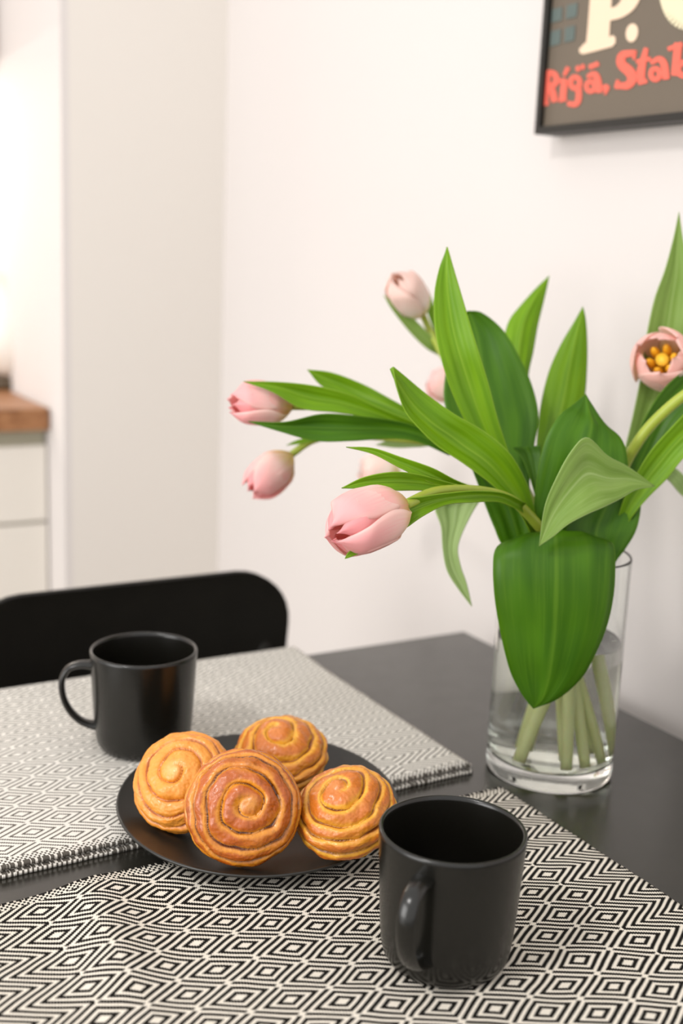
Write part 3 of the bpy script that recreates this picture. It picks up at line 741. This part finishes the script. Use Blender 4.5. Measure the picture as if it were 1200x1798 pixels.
# second left tulip
b0, b1 = P(512, 798, 1.0), P(438, 864, 0.985)
t = tulip('pink tulip bloom hanging below the furthest left one', (0.0385, 0.000, ZB), (0.010, 0.012, 0.168), [(965, 930, 0.945), (900, 860, 0.96), (820, 790, 0.98), (700, 770, 0.99), (600, 765, 1.0), (550, 773, 1.0)], b0, 0.0034)
bloom(t, b0, b1, 0.0168, 0.2, 0.48, M_petal, mati=M_petali)
leaf(t, [(503, 782, 503, 782, .995), (520, 780, 522, 773, .995), (545, 776, 550, 766, .995), (580, 770, 580, 762, .995)], M_leaf, 0.1)
leaf(t, [(660, 781, 660, 781, 1.01), (695, 786, 700, 768, 1.01), (735, 785, 740, 766, 1.01), (775, 785, 775, 770, 1.01), (830, 815, 835, 800, .99)], M_leafp, 0.15)
# upper left tulip
b0, b1 = P(742, 552, 1.09), P(694, 484, 1.045)
t = tulip('blurred white-pink tulip bloom at the top left of the bouquet', (0.026, 0.015, ZB), (-0.016, 0.022, 0.17), [(925, 880, 0.97), (870, 760, 1.02), (800, 660, 1.06), (765, 600, 1.08)], b0, 0.0034)
bloom(t, b0, b1, 0.0168, 0.5, 0.3, M_petalw)
leaf(t, [(674, 518, 674, 518, 1.07), (690, 545, 705, 538, 1.07), (720, 583, 738, 570, 1.075), (750, 612, 764, 596, 1.08), (784, 634, 790, 612, 1.085), (830, 690, 838, 680, 1.08)], M_leafo, 0.15)
leaf(t, [(734, 486, 734, 486, 1.10), (742, 520, 750, 505, 1.10), (752, 552, 762, 535, 1.10), (770, 600, 780, 590, 1.09)], M_leaf, 0.15)
leaf(t, [(965, 484, 965, 484, 1.04), (943, 505, 961, 505, 1.04), (914, 537, 954, 535, 1.035), (893, 566, 945, 572, 1.03), (884, 610, 937, 618, 1.02), (890, 660, 928, 665, 1.01), (905, 740, 930, 740, 1.0), (925, 830, 940, 830, .98)], M_leaf, -0.1, crease=-0.1)
# blurred tulip behind the front one
b0, b1 = P(704, 836, 1.32), P(630, 822, 1.31)
t = tulip('faint blurred tulip bloom half hidden behind the front bloom and its leaves', (0.032, -0.017, ZB), (-0.014, -0.004, 0.17), [(925, 930, 0.94), (870, 875, 1.0), (790, 850, 1.08)], b0, 0.0034)
bloom(t, b0, b1, 0.0195, 0.1, 0.4, M_petalw)
leaf(t, [(829, 1065, 829, 1065, .93), (806, 1035, 820, 1025, .93), (786, 1003, 809, 992, .93), (778, 965, 805, 958, .93), (775, 925, 822, 915, .93), (765, 888, 845, 878, .93), (800, 868, 870, 868, .925), (850, 868, 890, 872, .92), (920, 905, 930, 915, .92)], M_leafp, 0.15)
leaf(t, [(937, 1244, 937, 1244, .872), (920, 1224, 982, 1226, .870), (900, 1188, 1022, 1190, .868), (888, 1150, 1045, 1150, .864), (877, 1100, 1066, 1100, .860), (869, 1050, 1078, 1045, .855), (866, 1000, 1081, 990, .852), (870, 965, 1078, 957, .856), (890, 950, 1060, 946, .872), (915, 950, 1040, 946, .895), (950, 975, 1010, 972, .915)], M_leafd, -0.10, label='broad leaf folded down over the front of the vase')
# tulip hidden behind the tall leaves
b0, b1 = P(808, 690, 1.22), P(753, 662, 1.22)
t = tulip('tulip with bloom almost hidden behind the tall upright leaves', (0.008, -0.010, ZB), (-0.004, 0.014, 0.17), [(945, 900, 0.95), (890, 800, 1.02)], b0, 0.0034)
bloom(t, b0, b1, 0.0175, 0.1, 0.4, M_petalp)
leaf(t, [(786, 434, 786, 434, .875), (772, 470, 795, 465, .875), (763, 518, 809, 512, .875), (764, 575, 825, 566, .875), (774, 625, 841, 618, .875), (790, 678, 858, 674, .88), (815, 735, 874, 735, .885), (850, 800, 895, 800, .89), (900, 880, 920, 880, .90)], M_leaf, 0.06, -0.004, crease=0.16)
leaf(t, [(823, 546, 823, 546, .955), (806, 556, 848, 550, .955), (795, 590, 884, 580, .955), (785, 640, 912, 626, .95), (780, 700, 934, 675, .945), (795, 745, 946, 730, .94), (825, 790, 938, 785, .935), (870, 850, 930, 845, .925), (915, 920, 940, 915, .915)], M_leafd, 0.12)
leaf(t, [(1024, 538, 1024, 538, 1.0), (1008, 566, 1029, 560, 1.0), (985, 605, 1032, 603, 1.0), (965, 650, 1031, 655, .995), (951, 705, 1026, 705, .985), (944, 760, 1008, 760, .975), (942, 810, 985, 815, .96), (945, 880, 965, 880, .94), (955, 950, 968, 950, .925)], M_leaf, -0.12)
leaf(t, [(900, 786, 950, 782, .925), (915, 800, 950, 797, .925), (928, 830, 950, 830, .92), (940, 870, 952, 870, .915), (950, 910, 958, 910, .915)], M_leafd, 0.15)
leaf(t, [(820, 800, 845, 800, .915), (838, 845, 900, 850, .915), (852, 885, 935, 885, .91), (868, 925, 945, 925, .91), (885, 960, 950, 965, .912), (930, 1000, 960, 1000, .915)], M_leafd, 0.1)
# open tulip at right
b0, b1 = P(1172, 650, 0.975), P(1154, 612, 0.925)
t = tulip('open pale pink tulip at right edge showing yellow stamens', (-0.012, 0.012, ZB), (0.010, 0.014, 0.17), [(1052, 920, 0.945), (1085, 850, 0.96), (1120, 770, 0.98), (1150, 700, 0.99)], b0, 0.0045)
bloom(t, b0, b1, 0.0240, 0.75, 0.56, M_petalo, True, Lmul=0.86)
leaf(t, [(1193, 372, 1193, 372, .965), (1183, 420, 1201, 425, .965), (1168, 475, 1214, 480, .965), (1150, 525, 1218, 530, .967), (1136, 590, 1212, 600, .97), (1127, 655, 1195, 675, .972), (1112, 730, 1160, 745, .97), (1095, 800, 1130, 810, .965), (1075, 870, 1090, 880, .955)], M_leafo, 0.1, crease=0.12)
leaf(t, [(1029, 692, 1029, 692, .895), (1006, 711, 1062, 742, .89), (985, 727, 1090, 768, .885), (962, 762, 1101, 797, .882), (948, 810, 1100, 835, .882), (940, 865, 1060, 870, .885), (938, 915, 1005, 915, .89), (945, 965, 975, 965, .90)], M_leafd, 0.05, crease=-0.10)
leaf(t, [(947, 959, 947, 959, .835), (957, 890, 972, 942, .828), (978, 838, 998, 921, .825), (1004, 792, 1032, 903, .825), (1032, 768, 1062, 890, .83), (1068, 800, 1090, 876, .84), (1105, 820, 1118, 860, .85), (1150, 853, 1150, 854, .86)], M_leafo, 0.02, crease=0.14, label='pale underside of a leaf bent forward')
# tulip leaning out of frame at right
b0, b1 = P(1290, 640, 0.86), P(1345, 575, 0.84)
t = tulip('thick olive tulip stem leaning right out of frame with broad leaves', (-0.026, -0.024, ZB), (0.024, 0.002, 0.17), [(1075, 905, 0.915), (1092, 830, 0.91), (1125, 770, 0.90), (1165, 725, 0.89), (1215, 685, 0.88)], b0, 0.0043)
bloom(t, b0, b1, 0.0185, 0.5, 0.5, M_petal)
leaf(t, [(1260, 610, 1260, 610, .93), (1190, 660, 1225, 700, .93), (1150, 705, 1185, 750, .93), (1115, 775, 1150, 820, .93), (1092, 850, 1112, 870, .93), (1075, 920, 1085, 930, .93)], M_leafd, 0.2)
leaf(t, [(1300, 650, 1300, 650, .875), (1230, 700, 1260, 760, .88), (1185, 745, 1205, 800, .885), (1145, 790, 1172, 840, .89), (1115, 838, 1140, 872, .895), (1095, 880, 1112, 905, .90), (1080, 930, 1090, 940, .91)], M_leaf, 0.22)
leaf(t, [(1270, 905, 1270, 905, .94), (1215, 850, 1205, 875, .945), (1185, 822, 1172, 842, .95), (1150, 825, 1150, 845, .95), (1110, 870, 1115, 885, .94)], M_leafp, 0.1)
leaf(t, [(1055, 845, 1120, 850, .905), (1010, 885, 1126, 888, .903), (985, 925, 1118, 930, .90), (1005, 960, 1100, 962, .902), (1045, 985, 1083, 985, .905), (1050, 1010, 1070, 1010, .905)], M_leafd, 0.08)
